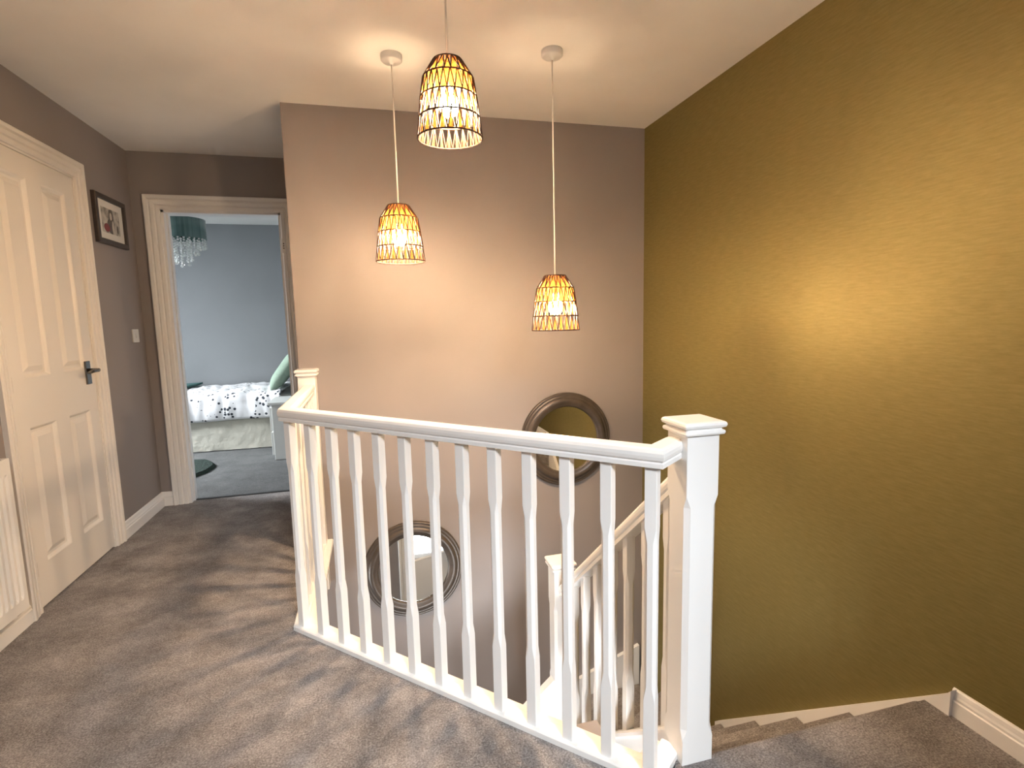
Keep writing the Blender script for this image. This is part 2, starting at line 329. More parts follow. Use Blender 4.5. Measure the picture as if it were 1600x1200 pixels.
# side = t x up ; walking +Y gives side +X
skirt('baseboard_left', [(XL, 3.512, 0), (XL, YD, 0), (-1.432, YD, 0)], 'white stepped skirting between the panel door and the bedroom door')
skirt('baseboard_near', [(XL, YR, 0), (XL, 2.626, 0)], 'white stepped skirting under the radiator')
o = sweep('baseboard_right', [(a, b_*0.84) for a, b_ in SK], [(XG, 1.138, 0), (XG, YR, 0)], (0, 0, 1), 'white'); struct(o, 'white stepped skirting along the gold wall', 'skirting')
skirt('baseboard_bedroom', [(-0.45, 6.85, 0), (-3.6, 6.85, 0)][::-1], 'white skirting behind the bed')

# ------------------------------------------------------------------ door casings (a = away from opening, b = out of wall)
CS = [(0.0, 0.0), (0.0, 0.010), (0.004, 0.013), (0.020, 0.014), (0.023, 0.008), (0.027, 0.008), (0.032, 0.017), (0.048, 0.019), (0.052, 0.011), (0.056, 0.011), (0.061, 0.023), (0.076, 0.025), (0.082, 0.020), (0.082, 0.0)]
# left door casing: wall plane x = XL, normal +X
o = sweep('trim_1', CS, [(XL, DY1, 0), (XL, DY1, DZ), (XL, DY0, DZ), (XL, DY0, 0)], (1, 0, 0), 'cream'); struct(o, 'cream stepped door casing around the panel door', 'door casing')
# bedroom casing: plane y = YD, normal -Y
CS2 = [(a * 1.16, b_) for a, b_ in CS]
trim2 = o = sweep('trim_2', CS2, [(OX0, YD, 0), (OX0, YD, OZ), (OX1, YD, OZ), (OX1, YD, 0)][::-1], (0, -1, 0), 'white'); struct(o, 'white stepped casing around the open bedroom doorway', 'door casing')
# linings
o = boxes('trim_3', [(OX0 - 0.002, OX0 + 0.016, YD - 0.002, YD + T + 0.005, 0, OZ), (OX1 - 0.016, OX1 + 0.002, YD - 0.002, YD + T + 0.005, 0, OZ), (OX0, OX1, YD - 0.002, YD + T + 0.005, OZ - 0.016, OZ),
    (OX0 + 0.016, OX0 + 0.026, YD + 0.05, YD + 0.085, 0, OZ - 0.016)], 'white'); struct(o, 'white lining of the bedroom doorway', 'door lining')
o = boxes('trim_4', [(XL - T, XL + 0.001, DY0 - 0.001, DY0 + 0.008, 0, DZ), (XL - T, XL + 0.001, DY1 - 0.008, DY1 + 0.001, 0, DZ), (XL - T, XL + 0.001, DY0, DY1, DZ - 0.01, DZ)], 'cream'); struct(o, 'cream lining of the panel door', 'door lining')
# dark metal threshold strip at the bedroom door
o = box('trim_5', OX0 + 0.016, OX1 - 0.016, YD + 0.055, YD + 0.085, -0.002, 0.006, 'black', None, 0.002); struct(o, 'dark carpet threshold strip in the bedroom doorway', 'threshold')
# hinge leaf with screws on the right door lining
for z in (1.80,):
    h = box('hinge_plate', OX1 - 0.002, OX1 + 0.022, YD - 0.0180, YD - 0.0120, z - 0.05, z + 0.05, 'white', trim2)
    for k in (-1, 0, 1):
        bm = bmesh.new(); alathe(bm, [(0.0001, -0.0012), (0.0042, -0.0012), (0.0042, 0.001)], (OX1 + 0.010, YD - 0.018, z + 0.016 * k), 'Y', 10)
        frombm('screw', bm, 'black', h)

# ------------------------------------------------------------------ four-panel door in the left wall
door = empty('door_1', (XL, (DY0 + DY1)/2, 0)); struct(door, 'cream four panel door with dark lever handle', 'door')
def panel_leaf(name, mat, parent, w_, h_, th, panels):
    """leaf in local u (0..w), v (0..h); front at depth 0, raised and fielded panels; returns object in X-normal frame (x=depth, y=u, z=v)"""
    us = sorted({0, w_} | {p_[0] for p_ in panels} | {p_[1] for p_ in panels}); vs_ = sorted({0, h_} | {p_[2] for p_ in panels} | {p_[3] for p_ in panels})
    bm = bmesh.new(); cache = {}
    def V(x, u, v_):
        k = (round(x, 5), round(u, 5), round(v_, 5))
        if k not in cache: cache[k] = bm.verts.new((x, u, v_))
        return cache[k]
    for i in range(len(us) - 1):
        for j in range(len(vs_) - 1):
            a, b_, c_, d_ = us[i], us[i+1], vs_[j], vs_[j+1]
            if any(abs(a - p_[0]) < 1e-6 and abs(b_ - p_[1]) < 1e-6 and abs(c_ - p_[2]) < 1e-6 and abs(d_ - p_[3]) < 1e-6 for p_ in panels):
                prev = None
                for ins, dep in ((0, 0), (0.006, -0.004), (0.014, -0.013), (0.026, -0.014), (0.050, -0.003), (0.054, -0.003)):
                    ring = [V(dep, a + ins, c_ + ins), V(dep, b_ - ins, c_ + ins), V(dep, b_ - ins, d_ - ins), V(dep, a + ins, d_ - ins)]
                    if prev:
                        for q in range(4): bm.faces.new((prev[q], prev[(q+1) % 4], ring[(q+1) % 4], ring[q]))
                    prev = ring
                bm.faces.new(prev)
            else:
                bm.faces.new((V(0, a, c_), V(0, b_, c_), V(0, b_, d_), V(0, a, d_)))
    B = [V(-th, 0, 0), V(-th, w_, 0), V(-th, w_, h_), V(-th, 0, h_)]
    bm.faces.new(B[::-1])
    per_b = [V(0, u, 0) for u in us]; per_t = [V(0, u, h_) for u in us]; per_l = [V(0, 0, v_) for v_ in vs_]; per_r = [V(0, w_, v_) for v_ in vs_]
    bm.faces.new(per_b[::-1] + [B[0], B[1]]); bm.faces.new(per_t + [B[2], B[3]]); bm.faces.new(per_l + [B[3], B[0]]); bm.faces.new(per_r[::-1] + [B[1], B[2]])
    return frombm(name, bm, mat, parent)
PW = DY1 - DY0 - 0.020
PY0 = DY0 + 0.010
pan = []
for a, b_ in ((2.805, 3.010), (3.125, 3.330)):
    pan += [(a - PY0, b_ - PY0, 0.188, 0.808), (a - PY0, b_ - PY0, 1.030, 1.935)]
leaf = panel_leaf('leaf', 'cream', door, PW, DZ - 0.022, 0.036, pan); leaf.location = (XL - 0.003, PY0, 0.010)
for z in (0.19, 1.02, 1.82):
    box('hinge', XL - 0.004, XL + 0.0015, DY0 + 0.004, DY0 + 0.018, z - 0.034, z + 0.034, 'brass', door)
    kn = [o for o in door.children][-1]
    lathe('hinge_knuckle', [(0.005, -0.036), (0.005, 0.036)], (XL + 0.004, DY0 + 0.009, z), 'cream', kn, 'Z', 10)
hd = box('handle_plate', XL - 0.004, XL + 0.006, 3.322, 3.368, 0.955, 1.080, 'chrome', door, 0.002)
bm = bmesh.new(); atube(bm, [(XL + 0.004, 3.345, 1.030), (XL + 0.050, 3.345, 1.030)], 0.010, 12)
frombm('handle_neck', bm, 'chrome', hd, True)
bm = bmesh.new(); atube(bm, [(XL + 0.046, 3.355, 1.030), (XL + 0.054, 3.335, 1.030), (XL + 0.056, 3.29, 1.029), (XL + 0.054, 3.235, 1.024)], [0.010, 0.0105, 0.009, 0.0075], 12)
frombm('handle_lever', bm, 'chrome', hd, True)
adopt(door)
for ch in door.children:
    pass

# ------------------------------------------------------------------ radiator
rad = tag(empty('radiator', (XL + 0.08, 1.95, 0.13)), 'white fluted panel radiator on the left wall beside the panel door', 'radiator')
RY0, RY1, RZ0, RZ1, RX = 1.40, 2.495, 0.130, 0.752, XL + 0.082
bm = bmesh.new(); prof = []
nfl = 33; pitch = (RY1 - RY0 - 0.03) / nfl
pts = [(RX - 0.012, RY0), (RX, RY0 + 0.004)]
for i in range(nfl):
    y = RY0 + 0.015 + i * pitch
    pts += [(RX, y), (RX - 0.007, y + pitch*0.2), (RX - 0.007, y + pitch*0.45), (RX, y + pitch*0.65)]
pts += [(RX, RY1 - 0.004), (RX - 0.012, RY1)]
zs = [RZ0 + 0.045, RZ0 + 0.06, RZ1 - 0.075, RZ1 - 0.06]
def radring(z, flat):
    return [bm.verts.new(((RX if flat and 0 < i < len(pts) - 1 else x), y, z)) for i, (x, y) in enumerate(pts)]
rows = [radring(RZ0, True), radring(zs[0], True), radring(zs[1], False), radring(zs[2], False), radring(zs[3], True), radring(RZ1, True)]
for r0, r1 in zip(rows, rows[1:]):
    for i in range(len(pts) - 1): bm.faces.new((r0[i], r0[i+1], r1[i+1], r1[i]))
frombm('front_panel', bm, 'radiator', rad)
box('side_cover', XL + 0.028, RX - 0.004, RY1 - 0.006, RY1, RZ0 + 0.02, RZ1, 'radiator', rad, 0.001)
box('side_cover', XL + 0.028, RX - 0.004, RY0, RY0 + 0.006, RZ0 + 0.02, RZ1, 'radiator', rad, 0.001)
box('rear_panel', XL + 0.026, XL + 0.034, RY0 + 0.01, RY1 - 0.01, RZ0, RZ1 - 0.02, 'radiator', rad)
gr = box('top_grille', XL + 0.028, RX - 0.002, RY0, RY1, RZ1 - 0.006, RZ1, 'radiator', rad, 0.001)
bm = bmesh.new()
for i in range(40): abox(bm, XL + 0.038, RX - 0.012, RY0 + 0.03 + i*0.0262, RY0 + 0.042 + i*0.0262, RZ1 + 0.0002, RZ1 + 0.0008)
frombm('grille_slot', bm, 'black', gr)
bm = bmesh.new(); atube(bm, [(XL + 0.055, RY1 - 0.01, RZ0 + 0.03), (XL + 0.055, RY1 + 0.016, RZ0 + 0.03), (XL + 0.055, RY1 + 0.020, RZ0 + 0.010), (XL + 0.055, RY1 + 0.010, RZ0 - 0.012), (XL + 0.050, RY1 - 0.030, RZ0 - 0.018), (XL + 0.030, RY1 - 0.05, RZ0 - 0.018)], 0.0075, 10); frombm('valve_pipe', bm, 'black', rad, True)
lathe('valve_head', [(0.008, 0.02), (0.0115, 0.028), (0.0115, 0.058), (0.009, 0.062)], (XL + 0.055, RY1 + 0.018, RZ0), 'black', rad, 'Z', 14)
for y in (RY0 + 0.2, RY1 - 0.2): box('wall_bracket', XL + 0.001, XL + 0.030, y - 0.015, y + 0.015, RZ0 + 0.1, RZ1 - 0.1, 'radiator', rad)
adopt(rad)

# ------------------------------------------------------------------ framed photo and light switch on the left wall
pf = tag(empty('picture_frame', (XL, 3.80, 1.745)), 'dark wooden frame with a small grey photo on the taupe wall', 'picture frame')
fy0, fy1, fz0, fz1 = 3.600, 3.985, 1.745, 2.030; fw = 0.030
FP = [(0, 0), (0, 0.018), (0.004, 0.022), (0.026, 0.022), (0.030, 0.018), (0.030, 0)]
sweep('frame', FP, [(XL + 0.001, fy0 + fw, fz0 + fw), (XL + 0.001, fy0 + fw, fz1 - fw), (XL + 0.001, fy1 - fw, fz1 - fw), (XL + 0.001, fy1 - fw, fz0 + fw)][::-1], (1, 0, 0), 'dark_wood', pf, closed=True)
box('mat_board', XL + 0.001, XL + 0.010, fy0 + fw, fy1 - fw, fz0 + fw, fz1 - fw, 'mat_board', pf)
ph = box('photo_print', XL + 0.010, XL + 0.0108, 3.680, 3.905, 1.815, 1.960, 'photo', pf)
def ovalp(nm, y, z, ry, rz, x, mat):
    bm = bmesh.new(); vs_ = [bm.verts.new((x, y + ry*math.cos(q*PI/10), z + rz*math.sin(q*PI/10))) for q in range(20)]; vs2 = [bm.verts.new((x + 0.0004, v_.co.y, v_.co.z)) for v_ in vs_]
    bm.faces.new(vs_[::-1]); bm.faces.new(vs2)
    for q in range(20): bm.faces.new((vs_[q], vs_[(q+1) % 20], vs2[(q+1) % 20], vs2[q]))
    return frombm(nm, bm, mat, ph)
ovalp('print_shape', 3.800, 1.905, 0.030, 0.055, XL + 0.0108, 'photo_dark'); ovalp('print_shape', 3.790, 1.860, 0.045, 0.045, XL + 0.0109, 'photo_dark')
ovalp('print_shape', 3.796, 1.918, 0.014, 0.022, XL + 0.0112, 'photo_light'); ovalp('print_shape', 3.815, 1.855, 0.014, 0.040, XL + 0.0114, 'photo_light')
ovalp('print_shape', 3.872, 1.850, 0.010, 0.026, XL + 0.0112, 'photo_dark')
ovalp('print_shape', 3.735, 1.845, 0.036, 0.024, XL + 0.0116, 'photo_red')
adopt(pf)
sw = tag(empty('light_switch', (XL, 3.98, 1.155)), 'square white light switch beside the bedroom door', 'light switch')
pl = box('plate', XL, XL + 0.009, 3.937, 4.024, 1.156, 1.243, 'plastic', sw, 0.003)
box('rocker', XL + 0.009, XL + 0.013, 3.969, 3.991, 1.184, 1.216, 'plastic', pl, 0.002)
adopt(sw)

# ------------------------------------------------------------------ stairs
st = tag(empty('staircase', (1.26, YT, -1.2)), 'taupe carpeted staircase descending along the gold wall and turning under the mirrors', 'staircase')
SX0, SX1 = NX + NS + 0.002, XG - 0.030
def tread(poly, z, th=0.30):
    bm = bmesh.new(); n = len(poly)
    lo = [bm.verts.new((x, y, z - th)) for x, y in poly]; hi = [bm.verts.new((x, y, z)) for x, y in poly]
    bm.faces.new(lo[::-1]); ft = bm.faces.new(hi)
    for i in range(n): bm.faces.new((lo[i], lo[(i+1) % n], hi[(i+1) % n], hi[i]))
    bmesh.ops.bevel(bm, geom=list(ft.edges), offset=0.030, segments=4, affect='EDGES', profile=0.5)
    return frombm('tread', bm, 'carpet', st)
# landing nosing
bm = bmesh.new(); abox(bm, NX + NS, SX1 + 0.001, YT - 0.10, YT, -0.07, 0.0005, 0.030, 5); frombm('nosing', bm, 'carpet', st)
box('riser', NX + NS, SX1 + 0.02, YT - 0.035, YT - 0.012, -RI - 0.05, -0.03, 'carpet', st)
for k in range(1, 5):
    tread([(SX0, YT - 0.02 + GO*(k-1)), (SX1 + 0.002, YT - 0.02 + GO*(k-1)), (SX1 + 0.002, YT + GO*k), (SX0, YT + GO*k)], -RI*k - 0.022)
PV = (NX + 0.06, YT + GO*4 - 0.02 + 0.10)
yb2 = YB - 0.03
ya = YT + GO*4 - 0.02
tread([(SX0, ya), (SX1, ya), (SX1, PV[1] + (SX1 - PV[0])*math.tan(PI/6)), PV], -RI*5)
tread([PV, (SX1, PV[1] + (SX1 - PV[0])*math.tan(PI/6) - 0.02), (SX1, yb2), (PV[0] + (yb2 - PV[1])*math.tan(PI/6), yb2)], -RI*6)
tread([PV, (PV[0] + (yb2 - PV[1])*math.tan(PI/6) + 0.02, yb2), (PV[0], yb2)], -RI*7)
for k in range(8, 13):
    x1 = PV[0] + 0.02 - GO*(k - 8); x0 = PV[0] - GO*(k - 7)
    tread([(x0, 2.345), (x1, 2.345), (x1, yb2), (x0, yb2)], -RI*k, min(0.30, -ZH - RI*k - 0.002))
# strings: gold wall side, back wall side, open side of both flights
slope = RI / GO
def string(name, pts3, d, mat='white'):
    bm = bmesh.new(); aprism_dir(bm, pts3, d); return frombm(name, bm, mat, st)
y0 = 1.138; ztop0 = 0.052; y1 = YT + GO*4.2
string('wall_string', [(XG - 0.0005, y0 - 0.010, 0.084), (XG - 0.0005, y0 - 0.010, -0.30), (XG - 0.0005, y1, -0.30 - (y1 - y0)*slope), (XG - 0.0005, y1, ztop0 - (y1 - y0)*slope), (XG - 0.0005, y0 + 0.004, ztop0 + 0.012)], (-0.029, 0, 0))
yq = YB - 0.0005
string('wall_string', [(XG - 0.03, yq, -1.0), (XG - 0.03, yq, -1.4), (0.85, yq, -1.75), (0.85, yq, -1.30)], (0, -0.028, 0))
string('wall_string', [(0.85, yq, -1.30), (0.85, yq, -1.75), (-0.42, yq, -1.75 - 1.27*slope), (-0.42, yq, -1.30 - 1.27*slope)], (0, -0.028, 0))
# open-side string of the first flight, under its balusters
string('outer_string', [(NX + 0.030, NY + NS, 0.02), (NX + 0.030, NY + NS, -0.36), (NX + 0.030, 2.275, -0.36 - (2.275 - NY - NS)*slope), (NX + 0.030, 2.275, 0.02 - (2.275 - NY - NS)*slope)], (0.066, 0, 0))
# second flight: open side string with a moulded capping
zc = -0.545
string('outer_string', [(0.7695, 2.305, zc), (0.7695, 2.305, zc - 1.05), (-0.45, 2.305, ZH + 0.002), (-0.45, 2.305, zc - 1.222*slope)], (0, 0.036, 0))
bm = bmesh.new(); asweep(bm, [(-0.030, 0.0), (-0.030, 0.016), (-0.022, 0.026), (0.022, 0.026), (0.030, 0.016), (0.030, 0)], [(0.7695, 2.323, zc), (-0.45, 2.323, zc - 1.222*slope)], (0, 0, 1)); frombm('string_capping', bm, 'white', st)
# spandrel under first flight
string('spandrel', [(NX + 0.034, NY + NS, -0.36), (NX + 0.034, 2.28, -0.36 - (2.28 - NY - NS)*slope), (NX + 0.034, 2.28, ZH + 0.002), (NX + 0.034, NY + NS, ZH + 0.002)], (0.03, 0, 0), 'paint')
adopt(st)

# ------------------------------------------------------------------ balustrades
def aloft_sq(bm, cx, cy, levels, rot=0.0):
    """levels: (half, chamfer, z) -> stacked octagon/square sections"""
    rings = []
    for h, c_, z in levels:
        c_ = max(c_, 0.0012)
        P = [(h, -h + c_), (h, h - c_), (h - c_, h), (-h + c_, h), (-h, h - c_), (-h, -h + c_), (-h + c_, -h), (h - c_, -h)]
        rings.append([bm.verts.new((cx + x*math.cos(rot) - y*math.sin(rot), cy + x*math.sin(rot) + y*math.cos(rot), z)) for x, y in P])
    for r0, r1 in zip(rings, rings[1:]):
        for q in range(8): bm.faces.new((r0[q], r0[(q+1) % 8], r1[(q+1) % 8], r1[q]))
    bm.faces.new(rings[0][::-1]); bm.faces.new(rings[-1])
def baluster(cx, cy, z0, z1, rot, parent, blo=0.235, bhi=0.712, dz=0.038, half=0.016):
    bm = bmesh.new(); a = 0.0085
    aloft_sq(bm, cx, cy, [(half, 0.0012, z0), (half, 0.0012, blo), (half, a, blo + dz), (half, a, bhi - dz), (half, 0.0012, bhi), (half, 0.0012, z1)], rot)
    return frombm('baluster', bm, 'white', parent)
def newel(cx, cy, size, z0, ztop, blo, bhi, parent):
    bm = bmesh.new(); h = size/2; zb = ztop - 0.036
    aloft_sq(bm, cx, cy, [(h, 0.0012, z0), (h, 0.0012, blo), (h, 0.013, blo + 0.03), (h, 0.013, bhi - 0.03), (h, 0.0012, bhi), (h, 0.0012, zb + 0.004)])
    o = frombm('newel_post', bm, 'white', parent)
    bm = bmesh.new(); k = 0.012
    lv = [(h + k*0.55, zb), (h + k*0.85, zb + 0.0015), (h + k, zb + 0.006), (h + k*0.9, zb + 0.011), (h + k*0.5, zb + 0.0135), (h + k*0.35, zb + 0.016), (h + k*0.7, zb + 0.0185), (h + k*1.1, zb + 0.021), (h + k*1.25, zb + 0.027), (h + k*1.1, zb + 0.0325), (h + k*0.75, zb + 0.035), (h + k*0.3, zb + 0.036)]
    aloft_sq(bm, cx, cy, [(hh, 0.003, z) for hh, z in lv])
    frombm('newel_cap', bm, 'white', o)
    return o
RP = [(-0.018, 0.9255), (-0.026, 0.922), (-0.0295, 0.914), (-0.030, 0.905), (-0.0285, 0.896), (-0.0245, 0.891), (-0.0265, 0.887), (-0.0265, 0.876), (0.0265, 0.876), (0.0265, 0.887), (0.0245, 0.891), (0.0285, 0.896), (0.030, 0.905), (0.0295, 0.914), (0.026, 0.922), (0.018, 0.9255)]
bal = tag(empty('landing_balustrade', tuple(D(0.7, 0.03, 0))), 'white landing balustrade with chamfered balusters running diagonally between two newel posts', 'balustrade')
vb = Vector((BX, BY, 0)) + U45*BS
Vc = vb + Vector((0.0028, 0.0397, 0))               # bend of the handrail centre line
HWN = (XC + 0.045, YB - 0.046)                        # newel on the back wall corner
cx0 = BX + 0.030
c0 = D((0.030 - 0.030*N45.x)/U45.x, 0.030, 0)   # centre-line corner (return x = BX+.03 meets the diagonal at off .03)
path = [(cx0, YB - 0.091, 0), tuple(c0), tuple(Vc), (NX + 0.001, 1.250, 0)]
sweep('handrail', RP, path, (0, 0, 1), 'white', bal)
# base rail (off 0..0.062) and landing nosing toward the void
BP = [(-0.030, -0.004), (-0.030, 0.010), (-0.027, 0.014), (-0.026, 0.019), (-0.022, 0.021), (0.026, 0.021), (0.030, 0.017), (0.030, -0.004)]
bp_path = [(cx0, YB - 0.0005, 0), tuple(c0), tuple(Vc + Vector((0, 0.004, 0))), (NX + 0.001, 1.254, 0)]
sweep('base_rail', BP, bp_path, (0, 0, 1), 'white', bal)
NP = [(-0.0005, -0.004), (-0.0005, 0.010), (0.058, 0.010), (0.064, 0.004), (0.064, -0.012), (0.058, -0.020), (0.030, -0.024), (0.026, -0.05), (0.026, -0.25), (-0.0005, -0.25)]
# side = t x up : walking -Y gives side -X, so flip sign for the void side
sweep('landing_nosing', [(-a, b_) for a, b_ in NP][::-1], [(cx0 , YB - 0.0005, 0), tuple(c0), tuple(Vc), (NX + 0.001, 1.250, 0)], (0, 0, 1), 'white', bal)
for k in range(13):
    p_ = D(0.030 + 0.1203*k - 0.001*0 , 0.031, 0); baluster(p_.x, p_.y, 0.018, 0.880, DA, bal)
for k in range(6):
    baluster(cx0, 2.39 + 0.1245*k - 0.03, 0.018, 0.880, 0, bal)
newel(NX + NS/2, NY + NS/2, NS, -0.42, 0.976, 0.075, 0.775, bal)
newel(HWN[0], HWN[1], 0.090, -0.25, 1.006, 0.10, 0.80, bal)
adopt(bal)

sbal = tag(empty('stair_balustrade', (NX + 0.048, 2.32, -0.9)), 'white sloping stair balustrade ending at the lower newel post', 'balustrade')
xs = NX + 0.048
ya, yz = NY + NS - 0.001, 2.276
zr = lambda y: 0.800 - 0.852*(y - 1.318)      # rail top
RPs = [(a, (b_ - 0.9255)*1.25) for a, b_ in RP]
bm = bmesh.new(); asweep(bm, RPs, [(xs, ya, zr(ya)), (xs, yz, zr(yz))], (0, 0, 1)); frombm('handrail', bm, 'white', sbal)
zs_ = lambda y: 0.02 - (y - NY - NS)*slope
bm = bmesh.new(); asweep(bm, [(-0.030, 0.0), (-0.030, 0.014), (-0.024, 0.022), (0.024, 0.022), (0.030, 0.014), (0.030, 0)], [(xs, ya, zs_(ya)), (xs, yz, zs_(yz))], (0, 0, 1)); frombm('base_rail', bm, 'white', sbal)
for y in (1.345, 1.477, 1.609, 1.741, 1.873, 2.005, 2.137):
    z0 = zs_(y) + 0.012; z1 = zr(y) - 0.050; baluster(xs, y, z0, z1, 0, sbal, z0 + 0.20, z1 - 0.13)
newel(NX + NS/2, 2.275 + NS/2, NS, -1.62, 0.092, -0.52, -0.115, sbal)
adopt(sbal)

# ------------------------------------------------------------------ round mirrors on the back wall
def mirror(x, z, label):
    t = tag(empty('round_mirror', (x, YB, z)), label, 'mirror', None)
    prof = [(0.298, 0.0), (0.298, -0.014), (0.294, -0.020), (0.288, -0.021), (0.284, -0.017), (0.279, -0.024), (0.271, -0.027), (0.266, -0.022), (0.262, -0.030), (0.248, -0.036), (0.232, -0.033), (0.222, -0.024), (0.217, -0.025), (0.212, -0.021), (0.210, -0.012), (0.210, -0.001), (0.298, 0.0)][:-1]
    lathe('frame', [(r, h) for r, h in prof], (x, YB - 0.0005, z), 'frame', t, 'Y', 72, False, True, True)
    bm = bmesh.new(); alathe(bm, [(0.0005, -0.011), (0.208, -0.011), (0.2105, -0.0095), (0.2105, -0.004)], (x, YB, z), 'Y', 72)
    frombm('mirror_glass', bm, 'mirror', t)
    adopt(t)
    for f in t.children[1].data.polygons: f.use_smooth = False
    return t
mirror(1.147, 0.487, 'round brown framed mirror on the taupe wall nearer the gold wall, reflecting gold')
mirror(0.160, -0.236, 'lower round brown framed mirror on the taupe wall behind the balusters, reflecting a white door')

# ------------------------------------------------------------------ pendants
def pendant(x, y, zbot, label):
    t = tag(empty('pendant_light', (x, y, H)), label, 'pendant light', 'three woven pendants over the stairs')
    lathe('ceiling_rose', [(0.046, 0.0), (0.047, -0.006), (0.046, -0.022), (0.040, -0.028), (0.012, -0.030), (0.006, -0.040)], (x, y, H), 'plastic', t, 'Z', 32)
    ht = 0.245; zt = zbot + ht
    bm = bmesh.new(); atube(bm, [(x, y, H - 0.035), (x, y, zt - 0.03)], 0.0032, 8); frombm('cord', bm, 'cord', t, True)
    hold = lathe('lamp_holder', [(0.008, 0.0), (0.019, -0.008), (0.020, -0.060), (0.024, -0.064), (0.024, -0.072), (0.018, -0.074)], (x, y, zt - 0.010), 'plastic', t, 'Z', 20)
    zb = zbot + 0.100
    bm = bmesh.new(); rg = alathe(bm, [(0.013, 0.062), (0.016, 0.050), (0.026, 0.030), (0.031, 0.010), (0.031, -0.006), (0.026, -0.020), (0.014, -0.029), (0.003, -0.0305)], (x, y, zb), 'Z', 20); bm.faces.new(rg[0]); bm.faces.new(rg[-1])
    frombm('bulb', bm, 'bulb', t, True)
    LV = [(0.047, ht), (0.083, 0.190), (0.0935, 0.128), (0.101, 0.064), (0.108, 0.0)]
    shade = empty('shade', (0, 0, 0)); shade.parent = t
    for r, z in LV:
        bm = bmesh.new(); path = [(x + r*math.cos(q*PI/20), y + r*math.sin(q*PI/20), zbot + z) for q in range(41)]
        atube(bm, path, 0.0028, 6, False); bmesh.ops.remove_doubles(bm, verts=bm.verts[:], dist=0.0002); frombm('ring', bm, 'rattan', shade, True)
    for k in range(3):
        bm = bmesh.new(); a = k*2*PI/3; atube(bm, [(x + 0.018*math.cos(a), y + 0.018*math.sin(a), zt - 0.012), (x + 0.047*math.cos(a), y + 0.047*math.sin(a), zt)], 0.0016, 6)
        frombm('spider_arm', bm, 'rattan', shade)
    N = 24
    for b_ in range(4):
        (r1, z1), (r0, z0) = LV[b_], LV[b_ + 1]
        n = N if b_ else 20
        def P(a, f, dr=0.0):
            r = r0 + (r1 - r0)*f + dr; return Vector((x + r*math.cos(a), y + r*math.sin(a), zbot + z0 + (z1 - z0)*f))
        bm = bmesh.new(); st_ = 2*PI/n
        for q in range(n):
            a = (q + 0.37*b_)*st_
            jit = random.uniform(-0.12, 0.12)*st_
            for sgn in (-1, 1): atube(bm, [P(a + jit, 0.0, 0.001), P(a + jit + sgn*0.46*st_, 1.0, 0.001)], 0.0021, 5, False)
        frombm('raffia_cord_band', bm, 'rattan', shade, True)
        bm = bmesh.new()
        for q in range(n):
            a = (q + 0.37*b_ + 0.5)*st_; jit = random.uniform(-0.10, 0.10)*st_
            w0, w1 = ((0.43, 0.46), (0.40, 0.49), (0.08, 0.24), (0.22, 0.07))[b_]
            w0 *= random.uniform(0.7, 1.3); w1 *= random.uniform(0.8, 1.15)
            vs_ = [bm.verts.new(P(a + jit - w0*st_, 0.02, -0.0012)), bm.verts.new(P(a + jit + w0*st_, 0.02, -0.0012)), bm.verts.new(P(a + w1*st_, 0.98, -0.0012)), bm.verts.new(P(a - w1*st_, 0.98, -0.0012))]
            bm.faces.new(vs_)
        frombm('raffia_ribbon_band', bm, 'raffia', shade)
    shade.matrix_parent_inverse = Matrix.Translation(t.location).inverted()
    adopt(t)
    return t
pendant(0.138, 2.510, 1.522, 'woven raffia pendant at middle height, between the highest and the lowest shade')
pendant(0.284, 1.862, 1.857, 'woven raffia pendant on the shortest cord, highest of the three shades')
pendant(0.812, 2.330, 1.197, 'woven raffia pendant on the longest cord, lowest of the three, nearest the gold wall')

# ------------------------------------------------------------------ bedroom
bed = tag(empty('bed', (-1.5, 6.3, 0)), 'divan bed with an ivory valance along the blue grey wall', 'bed')
bm = bmesh.new()
nx_, nz_ = 90, 8
def wav(x, t): return 0.012*noise.noise(Vector((x*6, t*0.8, 3))) + 0.006*noise.noise(Vector((x*17 + t, 0, 1)))
G = []
for i in range(nx_ + 1):
    x = -2.55 + 2.0*i/nx_
    G.append([bm.verts.new((x, 5.835 + wav(x, j) - 0.02*(1 - j/nz_)*0.5, 0.004 + 0.33*j/nz_)) for j in range(nz_ + 1)] + [bm.verts.new((x, 6.82, 0.334)), bm.verts.new((x, 6.82, 0.004))])
for i in range(nx_):
    for j in range(nz_ + 2): bm.faces.new((G[i][j], G[i+1][j], G[i+1][j+1], G[i][j+1]))
bm.faces.new(G[0]); bm.faces.new(G[-1][::-1])
frombm('valance', bm, 'valance', bed, True)
box('mattress', -2.53, -0.57, 5.86, 6.81, 0.335, 0.52, 'mat_board', bed, 0.03, 3)
box('headboard', -0.545, -0.50, 5.84, 6.82, 0.0, 1.0, 'cabinet', bed, 0.01)
adopt(bed)
bm = bmesh.new(); prof = []
NV = 34
def duv(v_):
    L1 = 0.90
    if v_ < 0.70: f = v_/0.70; return (6.81 - f*0.93, 0.545)
    f = (v_ - 0.70)/0.30
    if f < 0.35: a = f/0.35*PI/2; return (5.88 - 0.075*math.sin(a), 0.47 + 0.075*math.cos(a))
    f = (f - 0.35)/0.65; return (5.805 - 0.012*math.sin(f*PI), 0.47 - f*0.170)
G = []
